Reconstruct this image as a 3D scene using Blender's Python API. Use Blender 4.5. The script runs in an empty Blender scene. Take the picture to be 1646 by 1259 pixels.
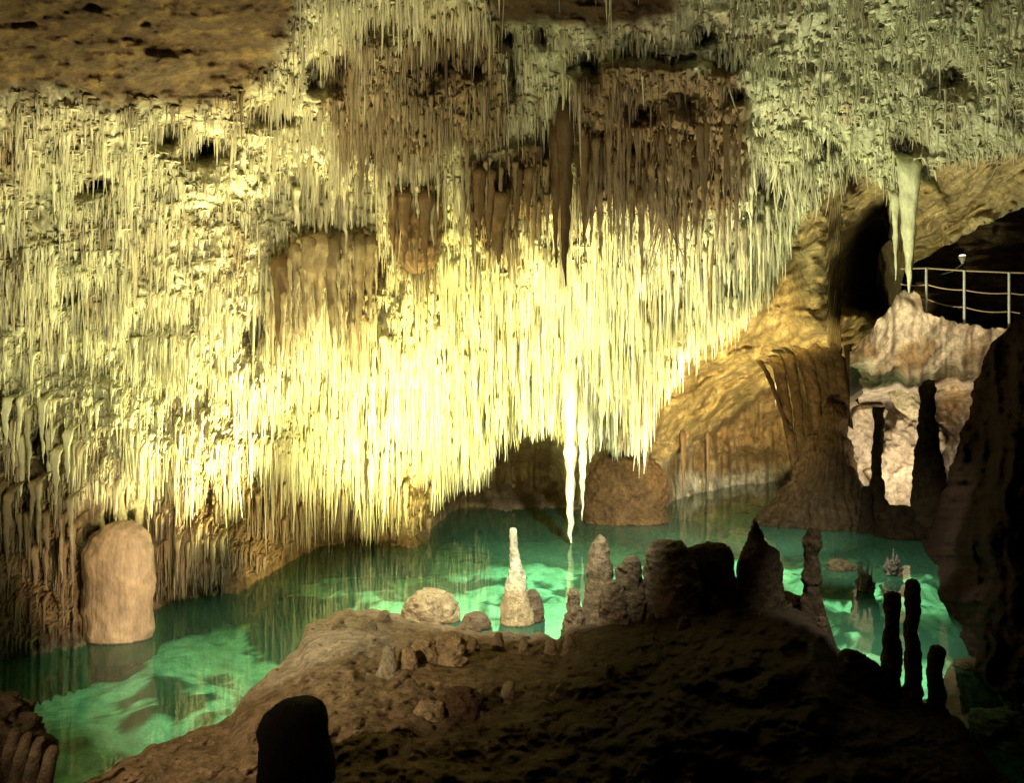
import bpy, math, random
import numpy as np
random.seed(7)
rng = np.random.default_rng(11)
C = bpy.context.scene.collection
F = 1425.0; CX = 823.0; CY = 629.5; H = 4.0      # metres; water surface is z = 0, camera stands 4 m above it

# ------------------------------------------------------------------ helpers
def P(px, py, d):
    px, py, d = np.broadcast_arrays(np.asarray(px, float), np.asarray(py, float), np.asarray(d, float))
    return np.stack([(px-CX)/F*d, d+0*px, H-(py-CY)/F*d], -1)
def shore(py): return H*F/(np.asarray(py, float)-CY)

def _h(ix, iy, iz, seed):
    n = (ix*374761393 + iy*668265263 + iz*2147483647 + seed*974711) & 0xFFFFFFFF
    n = ((n ^ (n >> 13))*1274126177) & 0xFFFFFFFF
    n = (n ^ (n >> 16)) & 0xFFFFFFFF
    return n.astype(np.float64)/0xFFFFFFFF
def vn(x, y, z=0.0, seed=0):
    x, y, z = np.broadcast_arrays(np.asarray(x, float), np.asarray(y, float), np.asarray(z, float))
    fx, fy, fz = np.floor(x), np.floor(y), np.floor(z)
    ix, iy, iz = fx.astype(np.int64), fy.astype(np.int64), fz.astype(np.int64)
    u, v, w = x-fx, y-fy, z-fz
    u = u*u*u*(u*(u*6-15)+10); v = v*v*v*(v*(v*6-15)+10); w = w*w*w*(w*(w*6-15)+10)
    r = 0
    for a in (0, 1):
        for b in (0, 1):
            for c in (0, 1):
                r = r + _h(ix+a, iy+b, iz+c, seed)*(u if a else 1-u)*(v if b else 1-v)*(w if c else 1-w)
    return r*2-1
def fbm(x, y, z=0.0, seed=0, octv=4):
    r = 0; a = 1; t = 0
    for o in range(octv):
        r = r + a*vn(x*2**o, y*2**o, np.asarray(z)*2**o, seed+o*17); t += a; a *= .5
    return r/t
def sst(x, a, b):
    t = np.clip((x-a)/(b-a), 0, 1); return t*t*(3-2*t)
def tab(x, pts):
    a = np.array(pts, float); return np.interp(x, a[:, 0], a[:, 1])
def pmask(px, py, poly, soft=10.0):
    """1 inside the polygon, fading over soft"""
    px = np.asarray(px, float); py = np.asarray(py, float)
    p = np.array(poly, float); n = len(p)
    inside = np.zeros(px.shape, bool); dist = np.full(px.shape, 1e9)
    for i in range(n):
        x1, y1 = p[i]; x2, y2 = p[(i+1) % n]
        cond = ((y1 > py) != (y2 > py))
        xx = (x2-x1)*(py-y1)/((y2-y1) if y2 != y1 else 1e-9)+x1
        inside ^= (cond & (px < xx))
        ex, ey = x2-x1, y2-y1; L = ex*ex+ey*ey+1e-9
        t = np.clip(((px-x1)*ex+(py-y1)*ey)/L, 0, 1)
        dist = np.minimum(dist, np.hypot(px-x1-t*ex, py-y1-t*ey))
    sd = np.where(inside, dist, -dist)
    return sst(sd, -soft, soft)
def blobm(px, py, cx, cy, rx, ry):
    return np.exp(-(((px-cx)/rx)**2+((py-cy)/ry)**2))

def link(name, verts, faces, mat, cols=None, parent=None, smooth=True):
    verts = np.asarray(verts, np.float32).reshape(-1, 3); faces = np.asarray(faces, np.int32)
    me = bpy.data.meshes.new(name); nf, k = faces.shape
    me.vertices.add(len(verts)); me.vertices.foreach_set('co', verts.ravel())
    me.loops.add(nf*k); me.loops.foreach_set('vertex_index', faces.ravel())
    me.polygons.add(nf); me.polygons.foreach_set('loop_start', np.arange(0, nf*k, k, dtype=np.int32))
    me.polygons.foreach_set('loop_total', np.full(nf, k, np.int32))
    me.update(calc_edges=True)
    me.polygons.foreach_set('use_smooth', np.full(nf, smooth))
    if cols is not None:
        at = me.color_attributes.new('Col', 'FLOAT_COLOR', 'POINT')
        c = np.ones((len(verts), 4), np.float32); c[:, :3] = np.asarray(cols, np.float32).reshape(-1, 3)
        at.data.foreach_set('color', c.ravel())
    me.materials.append(mat)
    o = bpy.data.objects.new(name, me); C.objects.link(o)
    if parent: o.parent = parent
    return o
def grid_faces(nr, nc, off=0, wrap=False, flip=False):
    r = np.arange(nr-1)[:, None]; c = np.arange(nc if wrap else nc-1)[None, :]
    c2 = (c+1) % nc
    f = np.stack([r*nc+c, r*nc+c2, (r+1)*nc+c2, (r+1)*nc+c], -1).reshape(-1, 4)+off
    return f[:, ::-1] if flip else f
def tag(o, label=None, cat=None, group=None, kind=None):
    for k, v in (('label', label), ('category', cat), ('group', group), ('kind', kind)):
        if v: o[k] = v
    return o

# ------------------------------------------------------------------ materials
def rock_mat(name, scale=1.0, rough=.8, bump=.5, vary=.35, tint=None, spec=.25, streak=1.0):
    m = bpy.data.materials.new(name); m.use_nodes = True; nt = m.node_tree; N = nt.nodes; L = nt.links
    bs = N['Principled BSDF']; bs.inputs['Roughness'].default_value = rough
    bs.inputs['Specular IOR Level'].default_value = spec
    tc = N.new('ShaderNodeTexCoord'); mp = N.new('ShaderNodeMapping'); mp.inputs['Scale'].default_value = (1, 1, streak)
    L.new(tc.outputs['Object'], mp.inputs[0])
    n1 = N.new('ShaderNodeTexNoise'); n1.inputs['Scale'].default_value = 3.2*scale; n1.inputs['Detail'].default_value = 9; n1.inputs['Roughness'].default_value = .68
    n2 = N.new('ShaderNodeTexNoise'); n2.inputs['Scale'].default_value = 17*scale; n2.inputs['Detail'].default_value = 6; n2.inputs['Roughness'].default_value = .7
    L.new(mp.outputs[0], n1.inputs[0]); L.new(mp.outputs[0], n2.inputs[0])
    rp = N.new('ShaderNodeMapRange'); rp.inputs['From Min'].default_value = .3; rp.inputs['From Max'].default_value = .7
    rp.inputs['To Min'].default_value = 1-vary*1.3; rp.inputs['To Max'].default_value = 1+vary*.55
    L.new(n1.outputs[0], rp.inputs[0])
    r2 = N.new('ShaderNodeMapRange'); r2.inputs['From Min'].default_value = .3; r2.inputs['From Max'].default_value = .7
    r2.inputs['To Min'].default_value = 1-vary; r2.inputs['To Max'].default_value = 1+vary*.4
    L.new(n2.outputs[0], r2.inputs[0])
    mu = N.new('ShaderNodeMath'); mu.operation = 'MULTIPLY'; L.new(rp.outputs[0], mu.inputs[0]); L.new(r2.outputs[0], mu.inputs[1])
    if tint is None:
        at = N.new('ShaderNodeAttribute'); at.attribute_name = 'Col'; src = at.outputs['Color']
    else:
        rg = N.new('ShaderNodeRGB'); rg.outputs[0].default_value = (*tint, 1); src = rg.outputs[0]
    vm = N.new('ShaderNodeVectorMath'); vm.operation = 'SCALE'
    L.new(src, vm.inputs[0]); L.new(mu.outputs[0], vm.inputs['Scale'])
    L.new(vm.outputs[0], bs.inputs['Base Color'])
    b1 = N.new('ShaderNodeBump'); b1.inputs['Strength'].default_value = bump; b1.inputs['Distance'].default_value = .12
    b2 = N.new('ShaderNodeBump'); b2.inputs['Strength'].default_value = bump; b2.inputs['Distance'].default_value = .03
    L.new(n1.outputs[0], b1.inputs['Height']); L.new(n2.outputs[0], b2.inputs['Height'])
    L.new(b1.outputs[0], b2.inputs['Normal']); L.new(b2.outputs[0], bs.inputs['Normal'])
    return m
M_wall = rock_mat('limestone_wall', 1.0, .85, .8, .5, streak=.6)
M_stal = rock_mat('dripstone', 1.6, .6, .35, .3, spec=.4, streak=.35)
M_rock = rock_mat('crusty_rock', 2.2, .9, 1.0, .5, spec=.06)
M_mud = rock_mat('brown_mud', 1.3, .95, .9, .5, spec=.06)
M_bed = rock_mat('pool_bed', 1.6, .9, .3, .3)
def plain(name, col, rough=.5, metal=0, emit=0):
    m = bpy.data.materials.new(name); m.use_nodes = True; b = m.node_tree.nodes['Principled BSDF']
    N = m.node_tree.nodes; L = m.node_tree.links
    n = N.new('ShaderNodeTexNoise'); n.inputs['Scale'].default_value = 9; r = N.new('ShaderNodeMapRange')
    r.inputs['To Min'].default_value = .75; r.inputs['To Max'].default_value = 1.2; L.new(n.outputs[0], r.inputs[0])
    v = N.new('ShaderNodeVectorMath'); v.operation = 'SCALE'; v.inputs[0].default_value = col; L.new(r.outputs[0], v.inputs['Scale'])
    L.new(v.outputs[0], b.inputs['Base Color']); b.inputs['Roughness'].default_value = rough; b.inputs['Metallic'].default_value = metal
    if emit: b.inputs['Emission Color'].default_value = (1, .85, .6, 1); b.inputs['Emission Strength'].default_value = emit
    return m
M_metal = plain('galvanised_steel', (.62, .66, .62), .4, .6)
M_cable = plain('steel_cable', (.5, .42, .25), .5, .3)
M_lampglass = plain('lamp_glass', (.9, .8, .7), .3, 0, 4)
M_shade = plain('lamp_shade_enamel', (.8, .75, .62), .4)

# ------------------------------------------------------------------ the cave shell: a real depth for every part of it
ctrl = [(-300,1080,12.7),(-300,700,11.5),(-300,300,9.5),(-300,0,6.5),(-300,-350,5),
 (0,1055,13.4),(0,800,13.2),(0,500,12.5),(0,250,10.5),(0,120,9),(0,0,7.5),(0,-350,5.5),
 (130,1030,14.2),(130,840,14.6),(245,1010,15.4),(262,970,16.7),(250,700,15.5),(250,400,14),(250,200,12),
 (400,945,18.1),(400,800,18.6),(400,600,17.8),(400,400,16.5),(400,200,14),(400,100,12.2),(400,0,9.8),(400,-350,7),
 (520,880,22.8),(520,760,22),(520,600,20),(600,868,23.9),(600,780,23.5),(600,640,21.5),(600,450,19.5),(600,300,18),(600,150,15),(600,0,12),
 (690,880,22.8),(690,800,23.5),(725,832,28.2),(725,760,26.5),
 (800,832,28.2),(800,760,30.5),(800,700,27),(800,640,24.5),(800,500,22.5),(800,350,20),(800,200,17.5),(800,80,15.5),(800,0,13.5),(800,-350,9),
 (880,832,28.2),(880,760,30.5),(880,700,27),(940,835,27.7),(940,700,26.5),(940,600,25),(940,450,22),(940,300,20),(940,170,17.5),
 (1070,830,28.4),(1070,740,29),(1070,600,26.5),(1070,500,24),(1070,350,21),(1070,200,18.5),(1070,100,16),(1070,0,14.5),(1070,-350,10),
 (1180,795,34.4),(1180,700,33),(1180,600,29.5),(1180,540,27),(1180,480,24),(1180,350,22),
 (1250,790,35.5),(1250,700,33.5),(1250,560,28.5),(1250,430,25.5),(1250,300,22),(1250,150,18.5),(1250,0,15.5),
 (1330,820,31),(1330,700,33),(1330,560,27.5),(1330,500,26.5),(1330,400,25),(1330,300,22.5),(1330,200,20),
 (1390,430,29),(1390,370,26),(1430,330,23.5),(1430,540,27),
 (1470,260,20),(1470,100,17),(1470,0,15),(1470,420,24),(1470,-350,10.5),
 (1646,330,19),(1646,200,16),(1646,0,13),(1646,-350,9),(1950,250,15),(1950,0,11),(1950,-350,8)]
cp = np.array(ctrl, float)
def _k(r): return np.where(r > 0, r*r*np.log(r+1e-9), 0)
_X = cp[:, :2]/1000; _K = _k(np.hypot(_X[:, None, 0]-_X[None, :, 0], _X[:, None, 1]-_X[None, :, 1]))
n_ = len(cp); _A = np.zeros((n_+3, n_+3)); _A[:n_, :n_] = _K+np.eye(n_)*2e-4
_A[:n_, n_] = 1; _A[:n_, n_+1:] = _X; _A[n_, :n_] = 1; _A[n_+1:, :n_] = _X.T
_W = np.linalg.solve(_A, np.concatenate([cp[:, 2], [0, 0, 0]]))
def rbf(px, py):
    x = np.asarray(px, float)/1000; y = np.asarray(py, float)/1000
    r = _W[n_]+_W[n_+1]*x+_W[n_+2]*y
    for i in range(n_): r = r+_W[i]*_k(np.hypot(x-_X[i, 0], y-_X[i, 1]))
    return np.clip(r, 4, 38)

LIP = [(560,835),(640,815),(700,795),(765,770),(785,745),(800,700),(890,690),(950,705),(1040,735),(1065,640),(1130,550),(1200,515),(1235,475),(1262,420),(1290,340)]
GOLD = [(1290,345),(1370,270),(1425,300),(1445,400),(1440,520),(1385,560),(1280,600),(1260,605),(1180,660),(1090,740),(1010,760),(1050,650),(1130,560),(1200,520),(1245,470)]
GOLD2 = [(1462,300),(1520,262),(1660,240),(2000,200),(2000,330),(1646,330),(1560,372),(1480,420),(1458,430)]
HOLE = [(1424,320),(1395,352),(1362,392),(1340,430),(1335,465),(1352,490),(1395,503),(1432,522),(1442,430)]
TOPL = [(-400,-400),(480,-400),(485,30),(455,90),(400,150),(330,185),(200,170),(60,150),(-400,140)]
TOPM = [(770,-60),(1080,-60),(1090,20),(1010,48),(900,42),(800,40)]
DRAPE = [(625,300),(705,290),(708,350),(700,437),(645,437),(628,380)]
DRAPE2 = [(740,255),(905,225),(915,330),(830,345),(820,405),(775,400),(745,350)]
SHELF = [(918,120),(1000,95),(1190,110),(1205,200),(1195,330),(1120,352),(1010,330),(930,340),(915,250)]
DRAPE3 = [(468,372),(600,365),(620,420),(600,540),(560,545),(520,470),(455,560),(425,540),(440,450)]
UPM = [(560,60),(800,40),(820,150),(800,235),(700,245),(560,235),(510,160)]
CAV = [(700,760),(790,735),(800,690),(890,685),(905,830),(700,835)]
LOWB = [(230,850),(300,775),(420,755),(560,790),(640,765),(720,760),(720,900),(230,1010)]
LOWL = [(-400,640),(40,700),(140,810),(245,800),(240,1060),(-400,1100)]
HOLES = [(880,215,16,24),(760,90,22,30),(600,235,24,12),(1020,235,20,18),(600,420,16,26),(870,60,18,16),(1330,235,30,18),(1130,60,20,14),(1530,120,30,22),(150,300,18,12),(110,470,16,18),(60,700,16,30),(505,115,16,30),(543,115,24,38),(440,180,30,16),(690,95,42,46),(715,75,16,20),(815,62,18,10),(825,110,10,45),(955,110,16,22),(1010,150,12,18),(1090,150,30,20),
         (1230,300,26,30),(270,215,28,16),(330,245,30,14),(330,240,14,12),(413,520,16,34),(1025,175,30,14),(1460,225,26,30),(1370,285,16,24),(1180,150,14,16)]
def shell_depth(px, py, fine=True):
    px = np.asarray(px, float); py = np.asarray(py, float)
    wx = px+14*fbm(px/45, py/45, 3.3, 5, 3); wy = py+14*fbm(px/45, py/45, 9.1, 8, 3)
    d = rbf(px, py)
    lip = tab(wx, LIP)+10*vn(px/14, 0, 0, 3)
    d = d+1.6*sst(py-lip, 0, 26)*sst(px, 640, 740)*(1-sst(px, 1260, 1300))
    ln = 742-(px-1060)*.69+7*vn(px/12, 1, 0, 9)
    d = d+2.2*sst(py-ln, 0, 12)*sst(px, 1060, 1090)*(1-sst(px, 1275, 1300))
    d = d+11.0*pmask(wx, wy, HOLE, 13)*(.12+.88*sst(px, 1318, 1440))
    d = d-1.1*pmask(wx, wy, DRAPE, 10)-.9*pmask(wx, wy, DRAPE2, 12)-1.5*pmask(wx, wy, SHELF, 12)-.8*pmask(wx, wy, DRAPE3, 14)-.8*pmask(wx, wy, UPM, 20)
    for hx, hy, rx, ry in HOLES: d = d+1.5*blobm(wx, wy, hx, hy, rx, ry)**.8
    gold = np.maximum(pmask(px, py, GOLD, 14), pmask(px, py, GOLD2, 14))
    tl = np.maximum(pmask(wx, wy, TOPL, 22), pmask(wx, wy, TOPM, 12))
    s = d/20
    d = d+s*(.95*fbm(px/150, py/110, 1.7, 21, 3)+.45*(1-gold*.6)*fbm(px/42, py/34, 4.1, 31, 3))
    # stepped, scalloped overhangs: rows of little pendants
    st = fbm(px/60, py/60, 2.2, 77, 3)*110+py
    saw = (st/46) % 1.0
    d = d+s*.24*(1-gold)*(1-tl)*(saw**3)*(1-sst(py, 640, 760))
    if fine:
        fl = 1-np.abs(vn(px/7.5, py/95, 6, 41)); fl2 = 1-np.abs(vn(px/3.7, py/50, 6, 43))
        fm = (1-gold)*(1-tl*.9)
        d = d-s*fm*(.26*fl**2+.12*fl2**2)
        ru = sst(px, 1000, 1250)*(1-sst(py, 300, 420)); d = d-s*(1-gold)*(1-tl)*(.12+.16*ru)*fbm(px/14, py/(20-6*ru), 7, 51, 3)
        d = d-s*tl*(.5*fbm(px/50, py/24, 8, 61, 6)+.12*fbm(px/90, py/9, 3, 63, 3)+.13*fbm(px/13, py/9, 3, 64, 4))
        a = (px*.86-py*.5)/1.0; b = (px*.5+py*.86)
        a2 = a+20*fbm(px/60, py/60, 1, 91, 2); b2 = b+26*fbm(px/70, py/70, 5, 92, 2)
        d = d-s*gold*(.42*fbm(a2/75, b2/15, 2, 71, 4)+.10*(1-np.abs(vn(a2/45, b2/8, 3, 72)))+.30*fbm(a2/22, b2/9, 4, 73, 4))
    return d
CREAM = np.array([.74, .68, .44]); GREEN = np.array([.58, .60, .37]); BROWN = np.array([.25, .15, .062]); OCHRE = np.array([.50, .32, .10]); DARK = np.array([.10, .065, .03]); PINK = np.array([.66, .53, .42])
def mixc(c, k, w): return c*(1-w[..., None])+k*w[..., None]
def albedo(px, py, jit=0):
    px = np.asarray(px, float); py = np.asarray(py, float)
    wx = px+18*fbm(px/40, py/40, 3.3, 5, 3); wy = py+18*fbm(px/40, py/40, 9.1, 8, 3)
    c = np.broadcast_to(CREAM, px.shape+(3,)).copy()
    n = fbm(px/120, py/90, 0, 101, 4)
    g = np.clip(.5*n+.75*sst(px, 950, 1350)*(1-sst(py, 380, 620))+.55*(1-sst(px, 150, 420))*sst(py, 170, 330)*(1-sst(py, 560, 800))+.5*blobm(px, py, 860, 130, 60, 90), 0, 1)
    c = mixc(c, GREEN, g)
    st = np.clip(.9*fbm(px/75, py/60, 0, 111, 5)+.5*fbm(px/10, py/80, 0, 113, 2)-.02, 0, 1)
    c = mixc(c, BROWN, np.minimum(st*1.1, .9)*(1-.6*blobm(px, py, 700, 590, 330, 130)))
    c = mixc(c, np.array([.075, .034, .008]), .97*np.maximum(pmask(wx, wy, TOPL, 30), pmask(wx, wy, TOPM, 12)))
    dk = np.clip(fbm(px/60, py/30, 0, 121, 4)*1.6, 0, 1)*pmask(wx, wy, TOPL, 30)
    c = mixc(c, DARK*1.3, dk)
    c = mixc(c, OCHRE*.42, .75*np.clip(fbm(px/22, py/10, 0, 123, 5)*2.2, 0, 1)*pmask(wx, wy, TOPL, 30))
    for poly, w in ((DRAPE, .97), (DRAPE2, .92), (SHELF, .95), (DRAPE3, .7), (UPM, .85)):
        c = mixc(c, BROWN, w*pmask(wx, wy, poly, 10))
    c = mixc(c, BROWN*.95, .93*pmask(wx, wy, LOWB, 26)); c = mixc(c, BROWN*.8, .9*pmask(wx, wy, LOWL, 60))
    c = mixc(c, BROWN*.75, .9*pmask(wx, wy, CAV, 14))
    gm = np.maximum(pmask(px, py, GOLD, 10), pmask(px, py, GOLD2, 12))
    gn = fbm((px*.86-py*.5)/60, (px*.5+py*.86)/13, 0, 131, 3)*.5+.5
    gn2 = fbm((px*.86-py*.5)/34, (px*.5+py*.86)/6, 0, 133, 4)
    gc = np.array([.44, .31, .12])*(1-gn[..., None]*.55)+np.array([.60, .49, .28])*gn[..., None]*.45
    gc = gc*(1+.55*gn2[..., None])
    c = c*(1-gm[..., None])+gc*gm[..., None]
    c = mixc(c, DARK*.5, .9*pmask(px, py, HOLE, 8)*sst(px, 1315, 1400))  # shade of the deep hollow put into the rock colour
    below = sst(py-tab(px, LIP), 5, 30)*sst(px, 880, 960)*(1-gm)
    c = mixc(c, BROWN*1.35, .8*below)
    c = mixc(c, np.array([.72, .66, .48]), .85*pmask(px, py, [(1085,760),(1180,765),(1270,745),(1270,830),(1085,830)], 12))  # bright light on the far shore strip painted as pale colour
    for hx, hy, rx, ry in HOLES: c = mixc(c, DARK, .75*blobm(wx, wy, hx, hy, rx*.8, ry*.8))  # shade inside the small hollows painted dark
    return c

YL = [(-360,1092),(0,1060),(130,1040),(245,1012),(262,975),(380,950),(460,910),(520,885),(600,870),(690,884),(714,838),(830,834),(1070,832),(1100,818),(1170,800),(1240,790),(1262,805),(1330,822),(1352,600),(1385,566),(1440,545),(1452,440),(1480,417),(1560,372),(1646,330),(1800,290),(2000,250)]
pxs = np.arange(-340, 1980, 3.0); nR = 520
T = np.linspace(0, 1, nR)[:, None]; PX = np.broadcast_to(pxs[None, :], (nR, len(pxs)))
YLW = tab(pxs, YL)[None, :]+4*vn(pxs/9, 0, 0, 4)[None, :]
PY = -340+(YLW+340)*T
D = shell_depth(PX, PY)
V = P(PX, PY, D)
ex = []
for k in range(1, 7):                       # carry the sheet on: under water, or back over the lip of the passage
    q = V[-1].copy(); w = sst(pxs, 1335, 1350)
    q[:, 2] += k*(-.25*(1-w)+.12*w*(1 if k < 4 else 2)); q[:, 1] += k*w*.9; q[:, 0] += k*w*.25; ex.append(q)
V = np.concatenate([V, np.stack(ex)], 0)
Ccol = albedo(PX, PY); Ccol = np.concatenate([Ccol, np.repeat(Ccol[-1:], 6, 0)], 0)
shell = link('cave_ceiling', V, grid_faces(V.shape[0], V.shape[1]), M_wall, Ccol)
tag(shell, kind='structure')

# ------------------------------------------------------------------ stalactites
LEN = [(0,300,24),(0,600,42),(100,900,60),(400,300,26),(400,600,55),(400,850,60),(600,350,55),(823,550,120),(700,650,110),(1000,550,100),(823,200,36),(1100,400,70),(1200,450,55),(1100,150,20),(1400,150,20),(1600,150,24),(1250,60,18),(600,150,36),(1000,250,55),(250,750,50)]
LENa = np.array(LEN, float)
def lenpx(px, py):
    num = 0; den = 0
    for x, y, l in LEN:
        w = 1/(((px-x)/100)**2+((py-y)/100)**2+.15)**1.5; num = num+w*l; den = den+w
    return num/den
def density(px, py):
    m = np.ones(px.shape)
    wx = px+16*fbm(px/40, py/40, 3.3, 5, 3); wy = py+16*fbm(px/40, py/40, 9.1, 8, 3)
    m *= 1-pmask(wx, wy, TOPL, 34)**.6; m *= 1-pmask(wx, wy, TOPM, 6); m *= 1-pmask(px, py, GOLD, 6); m *= 1-pmask(px, py, GOLD2, 6)
    m *= 1-pmask(px, py, HOLE, 6)
    lip = tab(px, LIP)
    m *= np.where((px > 700), (py < lip-4), 1.0)
    m *= np.where((px > 1300) & (py > 330), 0, 1)
    m *= np.where((px > 1120) & (py > 520), 0, 1)
    m *= (.35+.65*sst(fbm(px/60, py/45, 0, 201, 3), -.35, .15))
    m *= np.where(py < tab(px, YL)-14, 1, 0)
    m *= np.where((px > 120) & (px < 250) & (py > 780), 0, 1)
    m *= 1-.35*sst(px, 640, 720)
    return m
def stal_rings(root, L, r, R, S, tipw, bend, ph, rip=.14, flat=1.0):
    """(N,R,S,3) tapered hanging tubes"""
    N = len(L); t = np.linspace(0, 1, R)[None, :]
    tt = t**.9
    prof = (1-tt)**.55*.62+.38*np.exp(-t*7)+tipw[:, None]*(1-t)
    prof = prof*(1+rip*np.sin(t*19+ph[:, None]*6)+rip*.8*np.sin(t*43+ph[:, None]*17))
    prof[:, -1] = .06
    rad = r[:, None]*prof
    a = np.linspace(0, 2*math.pi, S, endpoint=False)[None, None, :]
    lob = 1+.16*np.sin(a*3+ph[:, None, None]*9+t[..., None]*3)+.08*np.sin(a*5+ph[:, None, None]*5)
    x = root[:, 0, None, None]+rad[..., None]*lob*np.cos(a)*flat+(bend[:, 0, None]*t**2*L[:, None])[..., None]
    y = root[:, 1, None, None]+rad[..., None]*lob*np.sin(a)+(bend[:, 1, None]*t**2*L[:, None])[..., None]
    y = y+((np.clip(1-t/.2, 0, 1)**1.5)*(.10+1.3*r[:, None]))[..., None]
    z = (root[:, 2, None]+.08*L[:, None]-t*L[:, None]*1.08)[..., None]+0*x
    return np.stack([x, y, z], -1)
def stal_faces(N, R, S):
    f = grid_faces(R, S, 0, True); return (f[None]+(np.arange(N)*R*S)[:, None, None]).reshape(-1, 4)

M0 = 260000
NC = 5200; ccx = rng.uniform(-260, 1910, NC); ccy = rng.uniform(-160, 1045, NC)
cs = np.exp(rng.normal(0, .35, NC)); cid = rng.integers(0, NC, M0); gdx = rng.normal(0, 1, M0); gdy = rng.normal(0, 1, M0)
loose = rng.random(M0) < .62
px = np.where(loose, rng.uniform(-250, 1900, M0), ccx[cid]+gdx*6*cs[cid]); py = np.where(loose, rng.uniform(-150, 1040, M0), ccy[cid]+gdy*8*cs[cid])
fcl = np.where(loose, .45, np.exp(-(gdx**2+gdy**2)/2)); tone = np.where(loose, 1, np.exp(rng.normal(0, .20, NC))[cid]); csz = np.where(loose, 1, cs[cid])
keep = rng.random(M0) < density(px, py)*.85
keep &= (px < 1700) | (rng.random(M0) < .4); keep &= (px > -60) | (rng.random(M0) < .5)
px, py, fcl, tone, csz = px[keep], py[keep], fcl[keep], tone[keep], csz[keep]
d = shell_depth(px, py)-.05
Lp = lenpx(px, py)*np.clip(np.exp(rng.normal(-.62, .5, len(px))), .12, 1.9)*np.clip(1+1.3*fbm(px/26, py/30, 0, 222, 3), .3, 2)
Lp = Lp*(.42+.85*fcl)*csz
_lip = tab(px, LIP)+rng.uniform(-5, 30, len(px))+22*vn(px/22, 0, 0, 88); inl = (px > 600) & (px < 1300)
Lp = np.where(inl, np.minimum(Lp, np.maximum(_lip-py, 10)), Lp)
rp = np.clip(np.exp(rng.normal(.42, .42, len(px))), .7, 4.2)*(.7+.3*np.minimum(Lp/50, 1.5))
rp = rp*(.8+.75*fcl)
thick = (rng.random(len(px)) < .08) & (vn(px/18, py/24, 0, 225) > -.1); rp = np.where(thick, rng.uniform(3.8, 6.2, len(px)), rp); Lp = np.where(thick, np.clip(Lp*1.2, 16, 62), Lp)
L = Lp*d/F; r = rp*d/F; root = P(px, py, d)
L = np.minimum(L, root[:, 2]-.03-rng.uniform(0, .25, len(px))); ok = L > .12
px, py, d, L, r, root, tone = px[ok], py[ok], d[ok], L[ok], r[ok], root[ok], tone[ok]
N = len(L); R_, S_ = 7, 6
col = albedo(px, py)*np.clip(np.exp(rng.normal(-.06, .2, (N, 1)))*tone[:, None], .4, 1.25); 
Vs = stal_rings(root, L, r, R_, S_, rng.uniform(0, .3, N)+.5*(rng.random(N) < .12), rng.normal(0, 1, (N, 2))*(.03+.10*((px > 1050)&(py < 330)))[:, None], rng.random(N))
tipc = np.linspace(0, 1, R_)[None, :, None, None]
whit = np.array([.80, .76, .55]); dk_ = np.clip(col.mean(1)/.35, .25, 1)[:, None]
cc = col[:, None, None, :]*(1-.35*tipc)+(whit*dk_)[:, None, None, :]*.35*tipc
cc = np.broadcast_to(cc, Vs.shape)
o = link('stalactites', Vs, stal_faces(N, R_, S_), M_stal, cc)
tag(o, 'thousands of thin cream and greenish stalactites hanging close together from the cave ceiling', 'stalactites', kind='stuff')
print('mass stalactites', N)

# --- the ones that show largest: each an object of its own
ZONES = [
 ('long pale yellow stalactite in the brightly lit curtain above the dark grotto', 'long stalactites of the bright curtain above the grotto', [(720,700),(1050,730),(1050,500),(720,500)], 46, (85,160), (4.5,8)),
 ('stout cream stalactite in the bright curtain left of the dark grotto', 'stout stalactites left of the dark grotto', [(520,740),(715,740),(715,480),(520,560)], 30, (70,130), (4.5,8)),
 ('brown fluted stalactite hanging under the dark shelf of the ceiling right of the longest spike', 'brown stalactites under the dark ceiling shelf', [(930,300),(1190,300),(1195,185),(930,190)], 34, (90,170), (5,8.5)),
 ('white tipped stalactite on the fringe that hangs in front of the golden overhang', 'white tipped fringe before the golden overhang', [(1065,610),(1130,520),(1240,440),(1240,400),(1050,480)], 26, (50,105), (3.2,5.5)),
 ('grey green stalactite hanging thick above the upper edge of the golden overhang', 'grey green stalactites above the golden overhang', [(1120,430),(1250,400),(1275,300),(1200,250),(1120,340)], 26, (60,120), (3.5,6)),
 ('ochre brown stalactite reaching down to the dark water along the shadowed lower wall', 'ochre stalactites over the water by the lower wall', [(260,880),(700,830),(700,770),(420,770),(260,820)], 40, (50,95), (4,6.5)),
 ('pale stalactite in the cluster below the brightest patch of bare ceiling', 'pale stalactites below the bare bright ceiling patch', [(520,330),(720,300),(720,220),(560,230),(470,300)], 22, (55,105), (4.5,8)),
 ('dim brown stalactite of the shadowed left wall beside the arched boulder', 'dim stalactites beside the arched boulder', [(0,900),(120,860),(120,640),(0,620)], 26, (70,130), (5,9)),
 ('slim brown stalactite on the dark mass left of the longest spike', 'brown stalactites on the dark mass left of the longest spike', [(740,340),(890,320),(890,240),(740,250)], 22, (60,120), (4,7)),
 ('tan stalactite beside the smooth drapery left of the brown bell shaped drapery', 'tan stalactites beside the smooth drapery', [(410,470),(620,470),(610,370),(440,380)], 18, (60,120), (4.5,7.5)),
 ('short greenish stalactite on the rough ceiling above the dark passage', 'short stalactites above the dark passage', [(1240,240),(1620,240),(1620,40),(1240,60)], 22, (40,80), (3,5)),
 ('whitish hanging stalactite on the far upper ceiling around the dark hollows', 'stalactites around the dark hollows of the ceiling', [(500,180),(900,200),(900,70),(500,60)], 18, (45,95), (3.5,6)),
]
R2, S2 = 22, 12
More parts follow.
